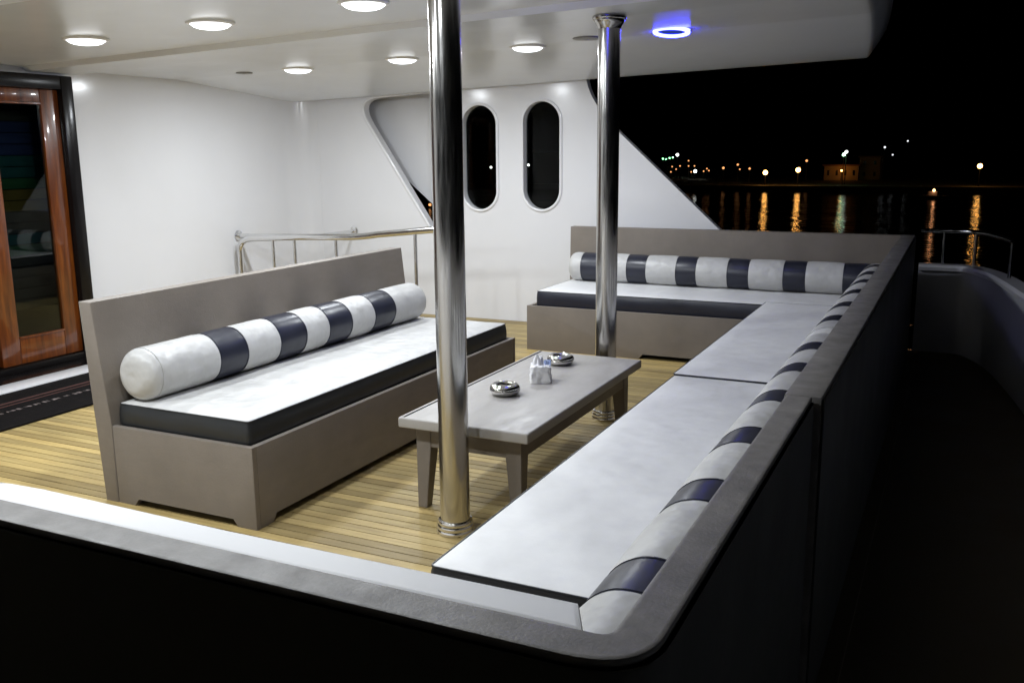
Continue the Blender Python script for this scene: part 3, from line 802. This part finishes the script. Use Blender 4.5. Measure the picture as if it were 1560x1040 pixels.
# ================================================================== STAIR HANDRAIL
hr = thing('handrail', 'bent stainless steel handrail guarding the stairs behind the sofa', 'handrail', (-4.5, 6.06, 0))
RY = 6.06
top_pts = [(-5.435, RY, 0)] + [(-5.435, RY, z) for z in (.3, .5, .6)] + [tuple(v) for v in bezier((-5.435, RY, .62), (-5.43, RY, .705), (-5.30, RY, .715), 8)] + \
    [(-4.8, RY, .742), (-4.5, RY, .752)] + [tuple(v) for v in bezier((-4.38, RY, .755), (-4.22, RY, .757), (-4.05, RY, .785), 6)] + [(-3.55, RY, .835), (-3.3, RY, .86)]
tube('top_rail', top_pts, .0255, 'steel_rail', hr, 14)
tube('wall_rail', [(DW+.002, RY+.06, .728), (-5.3, RY+.055, .732), (-4.95, RY+.05, .742), (-4.72, RY+.0, .745)], .019, 'steel_rail', hr, 12)
lathe('wall_flange', [(.045, DW+.001), (.045, DW+.008), (.022, DW+.014)], (0, RY+.06, .728), 'steel_rail', hr, 24, axis='x')
tube('wall_bracket', [(-4.93, FWALL-.002, .715), (-4.93, 6.7, .715), (-4.80, 6.3, .735), (-4.70, RY+.01, .745)], .014, 'steel_rail', hr, 12)
lathe('wall_flange', [(.04, FWALL-.001), (.04, FWALL-.008), (.018, FWALL-.014)], (-4.93, 0, .715), 'steel_rail', hr, 24, axis='y')
for x, zt in ((-5.08, .725), (-4.86, .735), (-4.45, .75), (-3.715, .815), (-3.31, .858)):
    tube('post', [(x, RY, 0), (x, RY, zt)], .0155, 'steel_rail', hr, 12)
    lathe('foot_flange', [(.035, .001), (.035, .008), (.016, .013)], (x, RY, 0), 'steel_rail', hr, 20)

# ================================================================== STERN BULWARK AND RAIL
sb = thing('stern_bulwark', 'curved white stern bulwark in the dark behind the aft bench', 'bulwark', (.2, 6.5, 0))
def path_off(o):
    P_ = [Vector((-.235, 7.13, 0)), Vector((-.05, 7.13, 0)), Vector((.08, 7.08, 0)), Vector((.22, 6.72, 0)), Vector((.33, 6.1, 0)), Vector((.42, 5.4, 0)), Vector((.52, 4.4, 0)), Vector((.62, 3.0, 0)), Vector((.68, 1.0, 0)), Vector((.7, -1.5, 0))]
    out = []
    for i in range(len(P_)-1):
        for q in range(5):
            p0 = P_[max(0, i-1)]; p1 = P_[i]; p2 = P_[i+1]; p3 = P_[min(len(P_)-1, i+2)]; t = q/5
            out.append(.5*((2*p1)+(-p0+p2)*t+(2*p0-5*p1+4*p2-p3)*t*t+(-p0+3*p1-3*p2+p3)*t**3))
    out.append(P_[-1]); res = []
    for i, p in enumerate(out):
        d = (out[min(i+1, len(out)-1)]-out[max(i-1, 0)]).normalized(); nn = Vector((-d.y, d.x, 0)); res.append(p+nn*o)
    return res
def sweep(name, sec, mat, parent):
    lines = [[(p.x, p.y, z) for p in path_off(o)] for o, z in sec]
    n = len(lines[0]); m = len(sec); vs = [v for l in lines for v in l]
    fs = [(r*n+i, r*n+i+1, ((r+1) % m)*n+i+1, ((r+1) % m)*n+i) for r in range(m) for i in range(n-1)]
    fs += [tuple(r*n for r in range(m)), tuple(r*n+n-1 for r in range(m))[::-1]]
    return obj(name, vs, fs, mat, parent, 40)
MAT['stern_grey'] = m_surface('grey_stern_paint', (.42, .425, .44), .5, var=.1)  # white wall toned down to grey, its shade put into the colour
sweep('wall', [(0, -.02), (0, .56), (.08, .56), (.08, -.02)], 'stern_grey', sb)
sweep('cap', [(-.02, .562), (-.025, .585), (-.01, .602), (.09, .602), (.105, .585), (.10, .562)], 'gel', sb)
rl = thing('stern_rail', 'stainless steel rail on top of the curved stern bulwark', 'rail', (.1, 7.15, .6))
rp = path_off(.04)
tube('rail_tube', [(p.x, p.y, .835) for p in rp[:18]], .015, 'steel_rail', rl, 10)
for i in (4, 10, 17):
    tube('stanchion', [(rp[i].x, rp[i].y, .603), (rp[i].x, rp[i].y, .825)], .011, 'steel_rail', rl, 10)

# ================================================================== FAR SHORE
def far_lamp(px, py, Y, r, mat, label, group=None, ground=-5.6, kind='street_lamp', cat='lamp'):
    p = at(px, py, Y=Y)
    t = thing(kind, label, cat, (p.x, Y, ground), group)
    vs, fs = [], []
    bm = bmesh.new(); bmesh.ops.create_icosphere(bm, subdivisions=2, radius=r)
    for v in bm.verts: v.co += p
    obj_bm('globe', bm, mat, t)
    lathe('post', [(.14, 0), (.10, .4), (.07, max(.5, p.z-r-ground+.02))], (p.x, Y, ground), 'dark_paint', t, 8)
    return t
far_lamp(1166, 263, 194, .46, 'orange_big', 'large bright orange quay lamp with a long reflection, farther from the lit wall')
far_lamp(1216, 259, 195, .46, 'orange_big', 'large bright orange quay lamp with a long reflection, nearer the lit wall')
far_lamp(1229, 245, 215, .26, 'orange', 'smaller orange lamp just above a large quay lamp')
far_lamp(1493, 253, 196, .44, 'orange_big', 'lone orange quay lamp on the dark stretch above the stern rail')
far_lamp(1102, 256, 210, .27, 'orange', 'orange lamp on the quay between the cluster of small lights and the large lamps')
for q in ((1124, 251), (1142, 257)):
    far_lamp(q[0], q[1], 214, .24, 'orange', 'orange lamp of the close pair on the far quay', 'pair of orange lamps on the far quay')
for q in ((1024, 254), (1036, 253), (1030, 258), (1022, 262), (1049, 253), (1058, 253), (1049, 245), (1072, 261), (1077, 257), (1080, 260), (1127, 258), (1053, 262)):
    far_lamp(q[0], q[1], 236, .18, 'orange', 'tiny warm light in the cluster on the far shore', 'cluster of tiny warm lights on the far shore')
far_lamp(1059, 261, 232, .42, 'white_far', 'bright white light amid the cluster of tiny warm lights')
for q in ((1010, 242), (1015, 243), (1020, 241), (1025, 240)):
    far_lamp(q[0], q[1], 250, .22, 'green', 'tiny green light lining the shore above the cluster', 'row of tiny green lights')
far_lamp(1032, 236, 250, .40, 'white_far', 'white light at the end of the row of green lights')
far_lamp(1285.5, 235.5, 200, .30, 'green_big', 'lower of two pale floodlights above the lit orange wall')
far_lamp(1289.5, 231.5, 201, .30, 'white_far', 'upper of two pale floodlights above the lit orange wall')
far_lamp(1348, 224.5, 240, .26, 'white_dim', 'small white light high above the orange-lit building')
far_lamp(1360, 236, 240, .2, 'white_dim', 'faint white light just below the small high one')
far_lamp(1383, 215, 260, .22, 'white_dim', 'faint white light highest of all on the dark shore')
far_lamp(748, 255, 150, .2, 'white_far', 'white light far off seen through the oval port nearest the triangular opening')
far_lamp(805, 251.5, 150, .2, 'white_far', 'white light far off seen through the oval port nearest the swept wall end')
far_lamp(655, 312, 120, .22, 'orange', 'orange light seen low in the triangular wall opening', ground=-6.4)
far_lamp(658, 338, 112, .20, 'orange', 'orange light seen at the bottom tip of the triangular wall opening', ground=-6.4)

# lit wall and buildings on the quay
def building(label, px0, px1, pyt, Y, depth, mat, floors, cols, roof=True):
    a = at(px0, pyt, Y=Y); b = at(px1, pyt, Y=Y); z0 = -5.6; z1 = a.z
    t = thing('harbour_building', label, 'building', ((a.x+b.x)/2, Y+depth/2, z0))
    box('wall', a.x, b.x, Y, Y+depth, z0, z1, mat, t, bev=0)
    if roof:
        box('roof', a.x-.4, b.x+.4, Y-.4, Y+depth+.4, z1+.002, z1+.35, 'roofing', t, bev=.05)
    w = (b.x-a.x)/cols; hgt = (z1-z0)/floors
    for j in range(floors):
        for i in range(cols):
            x = a.x+w*(i+.5); z = z0+hgt*(j+.5)
            box('window', x-w*.13, x+w*.13, Y-.06, Y-.003, z-hgt*.16, z+hgt*.2, 'black', t, bev=0)
building('low warehouse with an orange lit wall on the far quay', 1256, 1308, 253, 228, 8, 'plaster', 1, 4)
building('taller dim orange building beside the low warehouse', 1310, 1342, 240, 232, 9, 'plaster', 2, 2)
MAT['wall_lamp'] = m_emit('wall_lamp_globe', (1, .36, .06), 60)
far_lamp(1282, 260, 225.5, .16, 'wall_lamp', 'small lamp throwing orange light on the low warehouse wall', ground=-5.6)
# trees on the shore
def tree(px, py, Y, hgt, label, seed):
    p = at(px, py, Y=Y); g = -5.65
    t = thing('shore_tree', label, 'tree', (p.x, Y, g))
    tube('trunk', [(p.x, Y, g), (p.x+.2, Y, g+hgt*.4), (p.x, Y, g+hgt*.75)], [.25, .16, .06], 'bark', t, 7)
    rg = random.Random(seed); vs, fs = [], []
    for _ in range(420):
        u = Vector((rg.gauss(0, 1), rg.gauss(0, 1), rg.gauss(0, 1))).normalized()*rg.uniform(.35, 1)**.6
        q = Vector((p.x+u.x*hgt*.34, Y+u.y*hgt*.34, g+hgt*.66+u.z*hgt*.34)); s = rg.uniform(.2, .45)
        a = Vector((rg.gauss(0, 1), rg.gauss(0, 1), rg.gauss(0, 1))).normalized(); b_ = a.orthogonal().normalized()
        k0 = len(vs); vs += [q-a*s-b_*s*.5, q+a*s-b_*s*.5, q+b_*s]; fs.append((k0, k0+1, k0+2))
    obj('crown', vs, fs, 'leaf', t)
for i, (px, Y) in enumerate(((1020, 243),)):
    tree(px, 262, Y, 5+(i*1.7) % 3, 'dark bushy tree faintly lit beside the row of green lights', i+40)
# moored boat with a small light
pb = at(1422, 303, z=-6.55)
bt = thing('moored_boat', 'small moored boat carrying an orange light on the dark water', 'boat', tuple(pb))
hull = [(-2.2, 0), (-1.8, .55), (0, .7), (1.6, .5), (2.4, 0), (1.6, -.5), (0, -.7), (-1.8, -.55)]
obj('hull', [(pb.x+x*.8, pb.y+y*.8, pb.z-.1) for x, y in hull]+[(pb.x+x, pb.y+y, pb.z+.55) for x, y in hull],
    [tuple(range(8))[::-1], tuple(range(8, 16))]+[(i, (i+1) % 8, 8+(i+1) % 8, 8+i) for i in range(8)], 'boat', bt)
box('cabin', pb.x-.9, pb.x+.5, pb.y-.4, pb.y+.4, pb.z+.551, pb.z+1.2, 'boat', bt, bev=.05)
bm = bmesh.new(); bmesh.ops.create_icosphere(bm, subdivisions=2, radius=.2)
for v in bm.verts: v.co += Vector((pb.x, pb.y-.55, pb.z+1.38))
MAT['boatlamp'] = m_emit('boat_lamp', (1, .42, .18), 12)
obj_bm('lamp', bm, 'boatlamp', bt)
